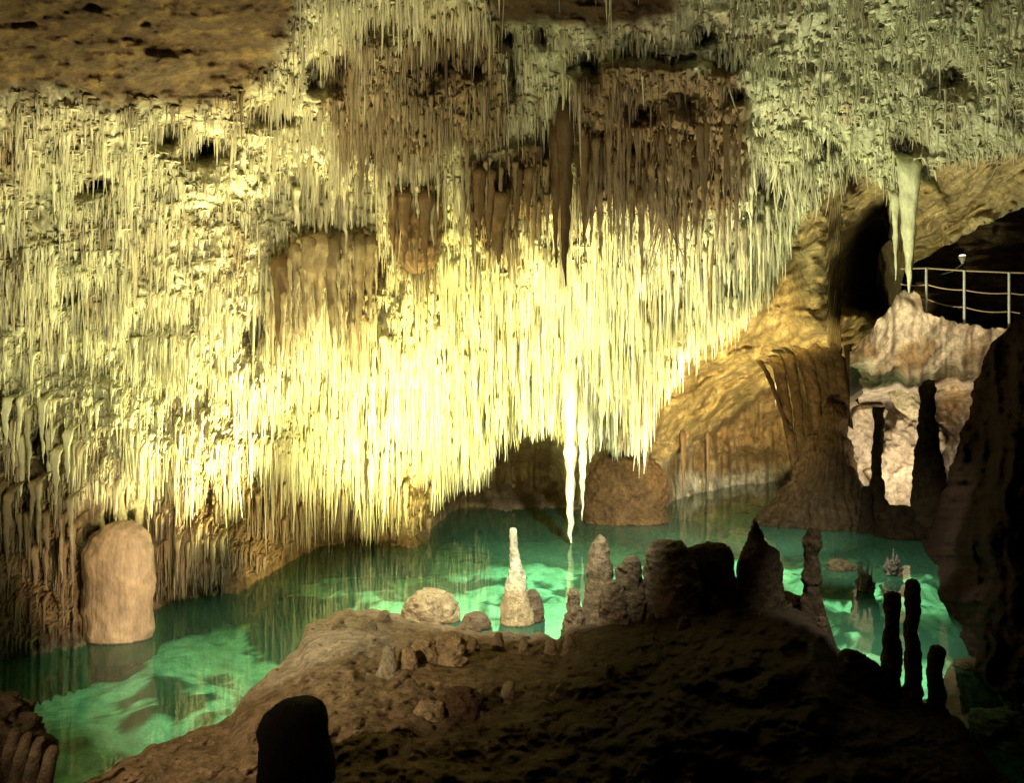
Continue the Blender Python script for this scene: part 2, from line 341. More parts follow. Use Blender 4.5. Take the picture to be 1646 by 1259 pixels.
def single(px, py, Lp, rp, colr, label, group=None, depth=None, tipw=.1, bend=(0, 0), name='stalactite', flat=1.0, rip=.1, whit_tip=.35, clipw=True):
    sd = float(shell_depth(np.array([px]), np.array([py]))[0]); d = sd-.08-.03*rp
    root = P(np.array([px]), np.array([py]), np.array([d-.08])); L = np.array([Lp*d/F])
    if clipw: L = np.minimum(L, root[:, 2]-.02)
    V = stal_rings(root, L, np.array([rp*d/F]), R2, S2, np.array([tipw]), np.array([bend]), np.array([random.random()]), rip, flat)[0]
    tt_ = np.linspace(0, 1, R2)[:, None]; cen = V.mean(1, keepdims=True)
    kk = np.minimum(1, .08+tt_/.2)[..., None]; V = cen+(V-cen)*np.concatenate([kk, kk, kk*0+1], -1)
    V[..., 1] += (np.clip(1-tt_/.16, 0, 1)**1.5)*(.25+rp*d/F*2.0)
    q = V-root[0]; V = V+fbm(V[..., 0]*9, V[..., 1]*9, V[..., 2]*6, 5, 3)[..., None]*np.array([1, 1, 0])*rp*d/F*.35
    t = np.linspace(0, 1, R2)[:, None, None]
    c = np.asarray(colr)[None, None]*(1-whit_tip*t)+np.array([.8, .76, .55])*min(1, np.mean(colr)/.35)*whit_tip*t
    o = link(name, V-root[0], grid_faces(R2, S2, 0, True), M_stal, np.broadcast_to(c, V.shape)); o.location = root[0]
    return tag(o, label, 'stalactite', group)
for lab, grp, poly, n, (l0, l1), (r0, r1) in ZONES:
    pa = np.array(poly, float); k = 0; got = []
    tries = 0
    while k < n and tries < 4000:
        tries += 1
        x = random.uniform(pa[:, 0].min(), pa[:, 0].max()); y = random.uniform(pa[:, 1].min(), pa[:, 1].max())
        if pmask(np.array([x]), np.array([y]), poly, .01)[0] < .5: continue
        if any(abs(x-a) < 9 and abs(y-b) < 40 for a, b in got): continue
        got.append((x, y)); k += 1
        cl = albedo(np.array([x]), np.array([y]))[0]*random.uniform(.85, 1.1); ll = random.uniform(l0, l1)
        if 640 < x < 1300: ll = min(ll, max(float(tab(x, LIP))+random.uniform(0, 45)-y, 35))
        single(x, y, ll, random.uniform(r0, r1), cl, lab, grp, tipw=random.uniform(0, .35), bend=(random.gauss(0, .02), random.gauss(0, .02)))
# --- the ones with a look of their own
BR = BROWN*.85; YEL = np.array([.80, .70, .36])
single(908, 150, 308, 15, BROWN*.5, 'longest dark brown spike, hanging from the middle of the ceiling down into the bright curtain', tipw=.5, rip=.04, whit_tip=0)
single(893, 190, 240, 11, BROWN*.7, 'dark brown spike just left of the longest spike, a little shorter', depth=19.2, tipw=.4, whit_tip=0)
single(938, 200, 190, 7, BR, 'thin dark stalactite just right of the longest spike', depth=19.4, tipw=.5, whit_tip=0)
single(917, 560, 322, 17, YEL, 'longest yellow stalactite, its thin tip dipping to the green water', depth=23.6, tipw=.25)
single(936, 600, 236, 12, YEL, 'knobbly yellow stalactite fused beside the one whose tip reaches the green water', depth=23.9, tipw=.35, rip=.16)
single(722, 660, 105, 7, CREAM, 'white pointed stalactite hanging over the left edge of the dark grotto', depth=23.5)
single(450, 405, 160, 11, BROWN*.6, 'grey brown bullet shaped stalactite hanging alone at left of the bright curtain', depth=16.4, tipw=1.0, rip=.04, whit_tip=0)
for cx_, y0, l_, w_ in [(474,385,120,9),(492,372,165,13),(512,368,150,15),(534,374,185,12),(553,366,150,13),(575,368,180,14),(594,372,140,10)]:
    single(cx_, y0, l_, w_*.8, np.array([.33, .24, .12])*random.uniform(.7, 1.0), 'broad brownish stalactite in the merged row left of the wide brown bell shaped drapery', 'merged brownish row left of the bell shaped drapery', tipw=.9, rip=.05, whit_tip=.1)
for cx_, y0, l_, w_ in [(632,305,105,9),(650,300,125,12),(684,300,128,12),(700,310,100,8),(770,262,125,12),(786,262,140,12),(830,262,110,11),(850,262,90,9)]:
    single(cx_, y0, l_, w_*.8, BROWN*random.uniform(.7, .95), 'thick dark brown stalactite on the hanging mass around the bell shaped drapery', 'thick dark brown stalactites around the bell shaped drapery', tipw=.7, rip=.05, whit_tip=0)
single(800, 300, 125, 17, BROWN, 'brown pointed cluster tip left of the longest spike', depth=19.0, tipw=.5, whit_tip=0)
single(1142, 380, 138, 5, BROWN*.8, 'thin dark stalactite standing out against the pale right end of the bright curtain', depth=22.0, tipw=.6, whit_tip=0)
single(1098, 560, 72, 4, PINK*1.1, 'lone thin white stalactite before the reddish part of the golden overhang', depth=25.0)
single(1173, 490, 60, 6, PINK*1.2, 'knobbly whitish stalactite at the right end of the bright fringe', depth=25.0, rip=.2)
single(1247, 590, 64, 2.6, PINK*1.1, 'thread thin stalactite hanging from the lower lip of the golden overhang', depth=27.5)
single(1440, 300, 150, 9, GREEN*1.1, 'thin white stalactite before the dark hollow, left of the pale one by the passage', depth=20.5, tipw=.1)
single(1462, 240, 230, 17, GREEN*1.05, 'long pale stalactite hanging at the mouth of the dark passage', depth=20.8, tipw=.55, rip=.03)
single(1112, 790, 50, 5, BROWN, 'brown stalactite hanging by the right side of the brown rounded boulder', depth=28.5)
single(1138, 690, 150, 4, BROWN*.9, 'slim tan stalactite in the low recess right of the brown rounded boulder', depth=28.8, tipw=.5, whit_tip=0)
single(1098, 690, 150, 5, BROWN*.7, 'darker tan stalactite nearest the brown rounded boulder in the low recess', depth=28.6, tipw=.5, whit_tip=0)
single(826, 775, 60, 4.5, BROWN*1.2, 'brown stalactite hanging straight above the tall white tipped stalagmite', depth=26.0, tipw=.3)
single(582, 850, 60, 4, BROWN*1.2, 'short brown stalactite alone over the green water', depth=20.5, tipw=.5)

# ------------------------------------------------------------------ lathed rocks, stalagmites and columns
def lathe(name, cx, d, prof, col, mat=None, depthf=1.0, back=0, lean=0, nfl=7, amp=.12, freq=4.0, flute=0, R=70, S=56, seed=1, sink=True, topcol=None, shift=0, loc=True):
    """prof: (py, half width px, x offset px) from top to base; all at distance d"""
    pr = np.array([(p+(0,))[:3] for p in prof], float); k = d/F
    zz = H-(pr[:, 0]-CY)*k; rr = pr[:, 1]*k; xo = (cx+pr[:, 2]-CX)*k
    s = np.linspace(0, 1, R); u = np.linspace(0, 1, len(pr))
    # smooth resampling
    def rs(a):
        b = np.interp(s, u, a)
        for _ in range(3): b[1:-1] = (b[:-2]+2*b[1:-1]+b[2:])/4
        return b
    z, r, x0 = rs(zz), rs(rr), rs(xo)
    a = np.linspace(0, 2*math.pi, S, endpoint=False)[None, :]
    X = x0[:, None]+r[:, None]*np.cos(a); Y = d+r[:, None]*np.sin(a)*depthf; Z = z[:, None]+0*a
    nn = fbm(X*freq/1.0, Y*freq, Z*freq, seed, 4)+.5*fbm(X*freq*3, Y*freq*3, Z*freq*3, seed+5, 3)
    rm = rr.max(); dr = amp*rm*nn*np.minimum(1, r[:, None]/(rm*.3)+.1)
    if flute: dr = dr+rm*flute*np.abs(np.sin(a*nfl*.5+seed+vn(Z*1.2, 0*a, 0, seed)*.9))*np.minimum(1, r[:, None]/rm)
    X = X+dr*np.cos(a); Y = Y+dr*np.sin(a); Z = Z+dr*.5
    Y = Y+lean*(1-s)[:, None]+back*(np.clip(1-s/.16, 0, 1)**1.5)[:, None]
    V = np.stack([X, Y, Z], -1)
    base = np.array([x0[-1], d, z[-1]])
    c = np.broadcast_to(np.asarray(col), V.shape).copy()
    if topcol is not None:
        w = (1-sst(s, topcol[1]-.12, topcol[1]+.12))[:, None]*np.ones_like(a); c = mixc(c, np.asarray(topcol[0]), w)
    c = c*(1+.3*nn[..., None])*np.where(Z < .015, .22, 1.0)[..., None]      # rock darkened below the waterline
    return V, c, base
def lathe_obj(name, parts, label, cat, mat=None, group=None):
    Vs, Cs, Fs, off = [], [], [], 0; base = parts[0][2]
    for V, c, b in parts:
        Vs.append((V-base).reshape(-1, 3)); Cs.append(c.reshape(-1, 3)); Fs.append(grid_faces(V.shape[0], V.shape[1], off, True)); off += V.shape[0]*V.shape[1]
        # close the top
        n = V.shape[1]; top = V[0].mean(0)-base
        Vs.append(top[None]); Cs.append(c[0, :1]); i0 = off-V.shape[0]*n
        ring = np.arange(n)+i0; Fs.append(np.stack([np.full(n, off), np.full(n, off), np.roll(ring, -1), ring], -1)); off += 1
    fa = np.concatenate(Fs)
    # triangles where the first index repeats
    tri = fa[fa[:, 0] == fa[:, 1]][:, 1:]; quad = fa[fa[:, 0] != fa[:, 1]]
    me = bpy.data.meshes.new(name); vv = np.concatenate(Vs)
    me.from_pydata(vv.tolist(), [], quad.tolist()+tri.tolist()); me.update()
    me.polygons.foreach_set('use_smooth', np.full(len(me.polygons), True))
    at = me.color_attributes.new('Col', 'FLOAT_COLOR', 'POINT'); cc = np.ones((len(vv), 4), np.float32); cc[:, :3] = np.concatenate(Cs); at.data.foreach_set('color', cc.ravel())
    me.materials.append(mat or M_rock)
    o = bpy.data.objects.new(name, me); C.objects.link(o); o.location = base
    return tag(o, label, cat, group)

for cx, prof, colr, lab, sd in [
    (668, [(292,24,0),(310,32,0),(350,36,0),(385,34,1),(410,30,2),(425,26,2),(434,17,2),(440,6,2)], BROWN*.8, 'wide brown bell shaped drapery above the bright curtain', 81)
    ]:
    dm = min(float(shell_depth(np.array([cx+k]), np.array([prof[0][0]+40]))[0]) for k in (-20, 0, 20))
    lathe_obj('drapery_stalactite', [lathe('s', cx, dm+.1, prof, colr, amp=.16, freq=2.6, flute=.26, nfl=14, depthf=.55, back=1.6, S=120, R=90, seed=sd)], lab, 'stalactite', mat=M_stal)
# ------------------------------------------------------------------ foreground bank
YE = [(-360,1440),(0,1292),(130,1262),(250,1196),(330,1168),(372,1152),(400,1108),(450,1066),(478,1042),(492,1008),(540,984),(600,977),(650,988),(735,1008),(800,1016),(880,1018),(896,1026),(930,992),(1000,985),(1100,968),(1170,950),(1250,945),(1305,962),(1330,990),(1345,1040),(1400,1082),(1425,1112),(1500,1132),(1540,1152),(1600,1236),(1646,1290),(1760,1440),(1960,1700)]
bx = np.arange(-350, 1950, 4.0); nb = 330
tb = (np.linspace(0, 1, nb)**1.7)[:, None]
ye = tab(bx, YE)[None, :]+5*fbm(bx/16, 0, 0, 14, 3)[None, :]
BY = ye+(2300-ye)*tb; BX = np.broadcast_to(bx[None, :], BY.shape)
def bank_z(BX, BY, ye):
    e = BY-ye
    hz = tab(BX, [(-400,.5),(300,.55),(500,.75),(900,.85),(1100,1.2),(1400,1.15),(1650,.8),(1950,.6)])
    z = hz*(1-np.exp(-e/95.0))
    z = z+.16*fbm(BX/110, BY/60, 0, 300, 4)*sst(e, 0, 60)+.07*fbm(BX/26, BY/16, 0, 310, 4)*sst(e, 0, 15)
    z = z+.22*blobm(BX, BY, 560, 1030, 75, 40)-.12*blobm(BX, BY, 850, 1060, 110, 25)+.15*blobm(BX, BY, 1000, 1050, 80, 40)
    z = z+.22*sst(BX, 980, 1100)*(1-sst(BX, 1330, 1420))*fbm(BX/60, BY/42, 0, 340, 6)*sst(e, 0, 25)
    z = z+.035*fbm(BX/9, BY/6, 0, 320, 3)
    return z
BZ = bank_z(BX, BY, ye)
BD = (H-BZ)*F/(BY-CY); VB = P(BX, BY, BD)
ex = []
for k in range(1, 6):
    q = VB[0].copy(); q[:, 2] -= .32*k; q[:, 1] += .10*k; ex.insert(0, q)
VB = np.concatenate([np.stack(ex), VB], 0)
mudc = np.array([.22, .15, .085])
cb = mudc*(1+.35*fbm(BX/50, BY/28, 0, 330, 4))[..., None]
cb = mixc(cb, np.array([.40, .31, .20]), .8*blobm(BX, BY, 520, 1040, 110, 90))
cb = mixc(cb, np.array([.022, .013, .008]), .97*sst(BX+.35*BY, 1050, 1420))  # unlit right end of the bank painted near black
cb = np.concatenate([np.repeat(cb[:1], 5, 0), cb], 0)
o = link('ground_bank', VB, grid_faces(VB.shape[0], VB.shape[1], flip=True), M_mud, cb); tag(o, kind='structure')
def bank_d(px, py):
    e = float(tab(px, YE)); z = float(bank_z(np.array([[px]], float), np.array([[py]], float), np.array([[e]]))[0, 0])
    return (H-z)*F/(py-CY)

TAN = np.array([.42, .31, .17]); GREY = np.array([.17, .12, .07]); DK = np.array([.075, .045, .025]); PALE = np.array([.72, .64, .42])
d1 = 15.3
lathe_obj('stalagmite', [lathe('s', 830, d1, [(850,3.5,-5),(856,6,-5),(880,7,-4),(905,9,-2),(925,13,0),(945,17,-2),(955,19,-1),(975,24,0),(990,27,1),(1005,28,1),(1022,29,1),(1050,31,1)], TAN*1.15, amp=.10, freq=6, topcol=(PALE, .45)),
                         lathe('s', 856, d1+.15, [(948,6),(955,12),(975,17),(995,20),(1012,20),(1045,21)], GREY*.9, amp=.14, freq=6, seed=4)],
          'tall slender stalagmite with a white tip and swollen brown foot standing before the green water', 'stalagmite')
d2 = 15.0
lathe_obj('stalagmite', [lathe('s', 964, d2, [(860,3),(866,8),(885,15),(910,20),(940,23),(965,26),(990,30),(1030,34)], GREY*1.2, amp=.12, freq=5, seed=8)],
          'big pointed grey brown stalagmite, tallest of the cluster in the middle of the bank', 'stalagmite')
lathe_obj('stalagmite', [lathe('s', 1012, d2-.2, [(896,6),(902,14),(915,20),(940,22),(965,26),(990,28),(1030,30)], GREY*1.05, amp=.2, freq=5, seed=9)],
          'lower blunt stalagmite between the big pointed one and the broad lumpy one', 'stalagmite')
lathe_obj('stalagmite', [lathe('s', 1078, d2-.1, [(869,10),(873,24),(885,33),(910,38),(940,45),(965,46),(1010,50)], GREY*1.15, amp=.2, freq=4, seed=10, depthf=.8)],
          'broad lumpy stalagmite with a flat top right of the big pointed one', 'stalagmite')
lathe_obj('stalagmite', [lathe('s', 926, d2-.2, [(948,5,-4),(955,9,-4),(975,11,-3),(995,16,-2),(1020,22,-4)], GREY*1.1, amp=.2, freq=6, seed=12)],
          'small thumb shaped stalagmite at the left foot of the big pointed one', 'stalagmite')
lathe_obj('stalagmite', [lathe('s', 985, d2-.5, [(935,6),(945,15),(965,21),(990,24),(1030,28)], GREY*1.05, amp=.2, freq=6, seed=13)],
          'knobby low stalagmite growing in front of the big pointed one', 'stalagmite')
lathe_obj('stalagmite', [lathe('s', 1140, 15.3, [(873,18),(880,34),(900,40),(930,44),(960,44),(1000,46)], DK, amp=.16, freq=4, seed=14, depthf=.7),],
          'broad blackish stalagmite stump right of the lumpy flat topped one', 'stalagmite')
lathe_obj('stalagmite', [lathe('s', 1222, 15.4, [(838,4,-8),(850,8,-8),(868,13,-5),(885,26,0),(905,32,0),(930,36,0),(960,40,0),(1000,44,0)], DK*.8, amp=.14, freq=4, seed=15)],
          'dark stalagmite with a narrow crooked top at the right end of the bank cluster', 'stalagmite')
lathe_obj('boulder', [lathe('s', 692, 15.6, [(951,14,0),(957,30,0),(972,42,0),(990,47,0),(1006,46,2),(1030,44,4)], TAN, amp=.18, freq=4, seed=16)],
          'rounded crusty boulder on the edge of the bank before the green water', 'boulder')
lathe_obj('boulder', [lathe('s', 766, 15.0, [(985,8),(990,16),(1002,23),(1015,27),(1035,27)], GREY, amp=.16, freq=5, seed=17)],
          'small dark boulder between the rounded crusty one and the tall white tipped stalagmite', 'boulder')
dd = bank_d(625, 1085)
lathe_obj('stalagmite', [lathe('s', 624, dd, [(1038,5),(1042,8),(1055,10),(1070,14),(1084,20),(1105,24)], PALE*.55, amp=.14, freq=6, seed=18)],
          'small pale cone shaped stalagmite low on the brown bank', 'stalagmite')
for cx, by, pr, c, lab in [
    (655, 1072, [(1042,5),(1050,10),(1062,15),(1072,17),(1090,18)], TAN, 'small tan rock right beside the pale cone shaped stalagmite'),
    (682, 1062, [(1028,8),(1036,18),(1050,22),(1064,24),(1085,24)], TAN*.9, 'squat tan rock in the middle of the row behind the pale cone'),
    (722, 1066, [(1018,10),(1026,22),(1042,26),(1060,29),(1085,30)], TAN*.95, 'largest tan rock at the right end of the row behind the pale cone'),
    (690, 1150, [(1128,8),(1134,18),(1144,24),(1156,26),(1180,26)], TAN*1.1, 'yellowish crumbly rock low in the middle of the bank'),
    (742, 1140, [(1108,10),(1114,24),(1126,34),(1140,36),(1165,36)], DK*2, 'dark pitted rock just right of the yellowish crumbly one'),
    (818, 1120, [(1098,5),(1104,9),(1114,12),(1124,14),(1145,14)], TAN*.85, 'small lone brown rock on the open slope of the bank')]:
    dd = bank_d(cx, by)
    lathe_obj('rock', [lathe('s', cx, dd, pr, c, amp=.28, freq=6, seed=int(cx))], lab, 'rock')
rs_ = random.Random(5)
for cx, by in [(545,1010),(590,1012),(618,1000),(760,1042),(800,1046),(842,1052),(885,1050),(915,1046),(1048,1000),(1100,1012),(1150,985),(1195,972),(1240,968),(1280,975),(1322,1010),(660,1110),(900,1120),(980,1090)]:
    h = rs_.uniform(14, 30)*(1 if cx > 740 else .6); w_ = rs_.uniform(7, 13); dd = bank_d(cx, by)
    lathe_obj('stalagmite', [lathe('s', cx, dd, [(by-h,w_*.35,0),(by-h*.85,w_*.6,0),(by-h*.4,w_*.85,0),(by,w_*1.1,0),(by+16,w_*1.3,0)], (TAN*.6 if cx < 1000 else DK), amp=.3, freq=7, S=36, R=40, seed=cx)],
              'small broken brown stub of a stalagmite on the muddy bank', 'stalagmite', group='small broken stubs on the bank')
# rubble strewn over the bank
nS = 900; sx = rng.uniform(180, 1250, nS); sy_ = tab(sx, YE)+8+rng.random(nS)**1.4*330
sz_ = bank_z(sx[None], sy_[None], tab(sx, YE)[None])[0]; sd_ = (H-sz_)*F/(sy_-CY); cen = P(sx, sy_, sd_)
rad = np.clip(np.exp(rng.normal(.55, .5, nS)), .8, 6)*sd_/F*(.6+.6*sst(vn(sx/60, sy_/40, 0, 900), -.2, .4))
la = np.linspace(.12, math.pi-.12, 7)[None, :, None]; lo = np.linspace(0, 2*math.pi, 9, endpoint=False)[None, None, :]
dirs = np.stack([np.sin(la)*np.cos(lo), np.sin(la)*np.sin(lo), np.cos(la)+0*lo], -1)
ph_ = rng.random((nS, 3))*40
rr3 = rad[:, None, None]*(1+.55*vn(dirs[..., 0]*1.6+ph_[:, 0, None, None], dirs[..., 1]*1.6+ph_[:, 1, None, None], dirs[..., 2]*1.6+ph_[:, 2, None, None], 901))
VS_ = cen[:, None, None, :]+dirs*rr3[..., None]*np.array([1.25, 1.0, .7])
cS = np.where((sx+.35*(sy_) > 1180)[:, None], DK, TAN*.62)*rng.uniform(.6, 1.3, (nS, 1))  # stones on the right carry on the bank's painted shade
o = link('rubble', VS_, stal_faces(nS, 7, 9), M_rock, np.broadcast_to(cS[:, None, None, :], VS_.shape), smooth=False)
tag(o, 'loose broken stones strewn over the brown bank', 'rubble', kind='stuff')
# dark pillars before the right pool
for cx, top, hw, foot, d0, lab in [
    (1434, 952, 13, 1150, 11.6, 'black pillar stalagmite before the right pool, left of the taller one'),
    (1467, 934, 12, 1160, 11.3, 'tallest black pillar stalagmite before the right pool'),
    (1505, 1040, 13, 1180, 10.9, 'shortest black pillar stalagmite before the right pool, right of the taller two'),
    (1306, 850, 13, 1000, 15.2, 'dark brown post like stalagmite at the left edge of the right pool')]:
    lathe_obj('stalagmite', [lathe('s', cx, d0, [(top,hw*.5,0),(top+5,hw*.85,0),(top+22,hw,1),((top*2+foot)/3,hw*.88,-2),((top+foot)/2+12,hw*1.18,1),(foot-60,hw*.98,0),(foot-30,hw*1.3,0),(foot,hw*1.5,0),(foot+40,hw*1.8,0)], DK*(1 if cx > 1400 else .7), amp=.24, freq=5, seed=cx)], lab, 'stalagmite')
lathe_obj('rock', [lathe('s', 1388, bank_d(1388, 1110), [(1046,8,-22),(1056,22,-15),(1072,34,-8),(1090,42,0),(1120,50,0),(1150,52,0)], DK*.8, amp=.18, freq=4, seed=77)], 'black jagged rock at the left shore of the right pool', 'rock')
# black hooded silhouette at lower left
dd = 7.4
lathe_obj('rock', [lathe('s', 476, dd, [(1124,12,4),(1127,28,5),(1136,41,3),(1148,50,-1),(1160,54,-4),(1176,56,-4),(1192,57,-2),(1210,59,0),(1235,62,1),(1330,68,2)], np.array([.006, .004, .003]), amp=.07, freq=4, seed=21)],
          'black upright rock with a rounded top at the bottom of the bank', 'rock')
# finger-like ridges in the lower left corner
for i, (cx, top, dx) in enumerate([(15,1172,-12),(34,1178,-8),(54,1186,-4),(75,1200,0)]):
    d0 = 8.6-.12*i
    lathe_obj('rock', [lathe('s', cx, d0, [(top,5,10),(top+6,9,9),(top+26,11,4),(top+54,12,-2),(top+90,13,-10),(top+160,15,-20)], GREY*.7, amp=.12, freq=8, seed=40+i)],
              'ribbed finger shaped brown rock in the lower left corner', 'rock', group='ribbed rocks in the lower left corner')
lathe_obj('rock', [lathe('s', -30, 8.9, [(1118,20,0),(1130,50,0),(1165,80,0),(1220,95,0),(1300,105,0)], GREY*.6, amp=.2, freq=4, seed=49)], 'low brown boulder behind the ribbed rocks at the left edge', 'boulder')
# arched boulders standing in the water
ap = [(838,8,8),(842,20,8),(850,33,6),(864,44,4),(884,52,2),(915,55,0),(960,55,0),(1010,55,0),(1033,54,0),(1060,54,0)]
lathe_obj('boulder', [lathe('s', 189, 14.35, ap, np.array([.46, .33, .20]), amp=.10, freq=2.2, flute=.045, nfl=52, depthf=.6, S=90, R=90, seed=60)],
          'smooth arch shaped orange lit boulder standing in the water at the left wall', 'boulder', mat=M_stal)
ap2 = [(736,30,0),(740,44,2),(750,54,4),(768,62,4),(795,66,3),(815,66,2),(834,66,2),(850,66,2)]
lathe_obj('boulder', [lathe('s', 1004, 27.0, ap2, np.array([.12, .065, .026]), amp=.10, freq=2.5, depthf=.5, S=90, seed=61)],
          'broad rounded brown boulder at the far shore right of the dark grotto', 'boulder')

# ------------------------------------------------------------------ right shore: shelf, columns, niche wall, terrace
gx = np.arange(1225, 1502, 4.0); m = 50
ysh = tab(gx, [(1225,818),(1240,822),(1300,830),(1370,843),(1430,858),(1490,879),(1540,900),(1760,960)])+2.0*fbm(gx/10, 0, 0, 19, 3)
dsh = shore(ysh); tt = np.linspace(0, 1, m)[:, None]
SD = dsh[None, :]-.25+(32.5-dsh[None, :])*tt; SZ = -.35+.5*sst(tt, 0, .04)+.5*tt-1.0*sst(gx[None, :], 1452, 1474)-1.3*(1-sst(gx[None, :], 1235, 1300))*(.1+tt)+.12*fbm(gx[None, :]/22, tt*12, 0, 23, 3)*sst(tt, .02, .2)
SX = (gx[None, :]-CX)/F*SD
VS = np.stack([SX, SD, SZ], -1)
o = link('ground_shelf', VS, grid_faces(m, len(gx)), M_mud, np.broadcast_to(np.array([.26, .19, .11]), VS.shape)); tag(o, kind='structure')

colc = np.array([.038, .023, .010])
cords = [(1280,580,700,4),(1287,577,770,5),(1294,574,800,7),(1306,568,790,8),(1318,562,700,6),(1330,556,740,10),(1344,550,760,12),(1358,545,750,11),(1371,540,690,8),(1381,535,650,6),(1390,532,622,4)]
parts = [lathe('s', 1340, 26.6, [(640,3,4),(652,13,4),(676,18,2),(700,21,0),(725,24,1),(748,32,0),(775,41,-2),(800,49,-4),(822,57,-5),(838,62,-6),(850,66,-8),(862,68,-8)], colc, amp=.11, freq=2.2, flute=.13, nfl=22, back=.6, S=120, R=110, seed=31),
    lathe('s', 1302, 26.9, [(700,9,2),(735,13,0),(770,22,-4),(800,34,-12),(822,48,-20),(840,56,-24),(852,64,-26),(862,66,-26)], colc*1.05, amp=.13, freq=2.6, flute=.12, nfl=14, S=100, R=90, seed=32),
    lathe('s', 1378, 26.4, [(790,4,0),(800,9,0),(815,13,0),(835,20,2),(862,26,4)], colc*.9, amp=.24, freq=3, seed=38)]
for i, (cx, y0, y1, w_) in enumerate(cords):
    sdp = float(shell_depth(np.array([cx]), np.array([y0]))[0]); dq = 26.5+.25*math.sin(i*2.1)
    parts.append(lathe('s', cx, dq, [(y0-6,w_*1.5,0),(y0+12,w_*1.15,0),((y0*2+y1)/3,w_,random.uniform(-1,1)),((y0+2*y1)/3,w_*.9,random.uniform(-1,1)),(y1-10,w_*.7,0),(y1,1.2,0)], colc*random.uniform(.9, 1.6), topcol=(np.array([.30, .20, .08]), .16), amp=.22, freq=3.5, R=60, S=20, lean=max(sdp-dq+.7, .5), seed=200+i))
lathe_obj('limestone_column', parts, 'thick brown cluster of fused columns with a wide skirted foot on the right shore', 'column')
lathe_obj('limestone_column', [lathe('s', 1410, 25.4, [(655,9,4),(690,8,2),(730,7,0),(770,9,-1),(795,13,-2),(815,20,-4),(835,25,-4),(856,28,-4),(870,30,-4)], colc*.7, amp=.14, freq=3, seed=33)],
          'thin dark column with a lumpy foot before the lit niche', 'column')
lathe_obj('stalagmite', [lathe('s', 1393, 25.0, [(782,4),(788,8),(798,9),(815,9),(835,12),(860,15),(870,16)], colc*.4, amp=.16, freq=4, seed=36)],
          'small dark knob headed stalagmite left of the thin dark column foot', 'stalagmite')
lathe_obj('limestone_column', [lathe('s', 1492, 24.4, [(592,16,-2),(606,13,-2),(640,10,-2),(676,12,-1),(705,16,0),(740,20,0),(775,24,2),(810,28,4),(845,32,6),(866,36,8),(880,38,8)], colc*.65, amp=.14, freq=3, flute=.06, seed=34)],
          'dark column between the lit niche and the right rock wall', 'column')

hx = np.arange(1366, 1780, 2.5)
YT = [(1366,566),(1385,548),(1400,532),(1412,514),(1424,502),(1434,492),(1440,474),(1454,467),(1470,466),(1480,478),(1484,498),(1500,505),(1550,521),(1600,529),(1780,531)]
yt = tab(hx, YT)+3*vn(hx/5, 0, 0, 44)
rows = []; tags = []
lw = sst(hx, 1486, 1500)              # 1 where there is a floor behind the edge
def row(y, d): rows.append(P(hx, y, d))
for k in range(8, 0, -1):             # terrace floor, back to front
    q = P(hx, yt, 21.0+0*hx); q[:, 1] += k*(1.1*lw+.7*(1-lw)); q[:, 0] += k*(1.1*lw+.7*(1-lw))*(hx-CX)/F; q[:, 2] -= (1-lw)*k*.16; rows.append(q)
for t in np.linspace(0, 1, 34):       # face of the terrace wall
    row(yt+(596+22*fbm(hx/30, 3, 0, 2, 4)-yt)*t, 21.0+.5*t+.8*t*t)
for t in np.linspace(0, 1, 26)[1:]:   # underside
    row(596+52*t+22*fbm(hx/30, 3, 0, 2, 4)*(1-t), 22.3+5.8*t**.8)
for t in np.linspace(0, 1, 90)[1:]:   # niche back wall
    row(648+200*t, 28.1+.5*t)
VN = np.stack(rows); nrn = VN.shape[0]
rr_, cc_ = np.meshgrid(np.arange(nrn), hx, indexing='ij')
dsp = .34*fbm(VN[..., 0]*1.1, VN[..., 2]*1.1, VN[..., 1]*.6, 401, 4)+.14*fbm(VN[..., 0]*4, VN[..., 2]*4, VN[..., 1]*3, 402, 3)
msk = np.where(rr_ < 8, .12, np.where(rr_ < 42, 1.1, 2.0))*np.where(rr_ < 8, 1, 1)
dd_ = dsp*msk
VN = VN*1.0; sc_ = 1-dd_/np.maximum(VN[..., 1], 1)
VN[..., 0] *= sc_; VN[..., 1] *= sc_; VN[..., 2] = H+(VN[..., 2]-H)*sc_
nc = np.broadcast_to(np.array([.56, .46, .32]), VN.shape).copy()
nc = mixc(nc, BROWN*.9, np.clip(.12+2.0*fbm(VN[..., 0]*1.6, VN[..., 2]*1.6, 0, 404, 5), 0, .92))
nc = mixc(nc, np.array([.6, .36, .12]), .8*blobm(cc_, rr_*1.0, 1535, 66, 26, 16))  # orange pool of light painted on the niche rock
nc[:8] = np.array([.10, .08, .05])
o = link('terrace_rock', VN, grid_faces(nrn, len(hx)), M_wall, nc); tag(o, kind='structure')
lathe_obj('boulder', [lathe('s', 1462, 27.5, [(668,14,12),(680,28,10),(705,42,4),(740,50,0),(790,54,-4),(830,56,-6),(850,58,-6)], np.array([.58, .46, .30]), amp=.34, freq=1.5, flute=.03, depthf=.6, S=80, seed=71)],
          'big pinkish white boulder lit brightly inside the niche', 'boulder')
lathe_obj('boulder', [lathe('s', 1388, 27.9, [(652,18,0),(660,34,0),(690,36,0),(730,30,4),(770,24,6),(830,24,4),(850,24,4)], np.array([.60, .48, .32]), amp=.3, freq=2, depthf=.5, S=80, seed=72)],
          'white lit boulder between the thick fused columns and the thin dark column', 'boulder')
lathe_obj('boulder', [lathe('s', 1458, 26.6, [(606,14,0),(614,26,-2),(634,30,0),(656,24,6),(668,12,10),(672,5,10)], np.array([.62, .52, .3]), amp=.16, freq=2.4, depthf=.6, seed=73)],
          'yellowish rounded boulder wedged under the terrace above the big pinkish one', 'boulder')
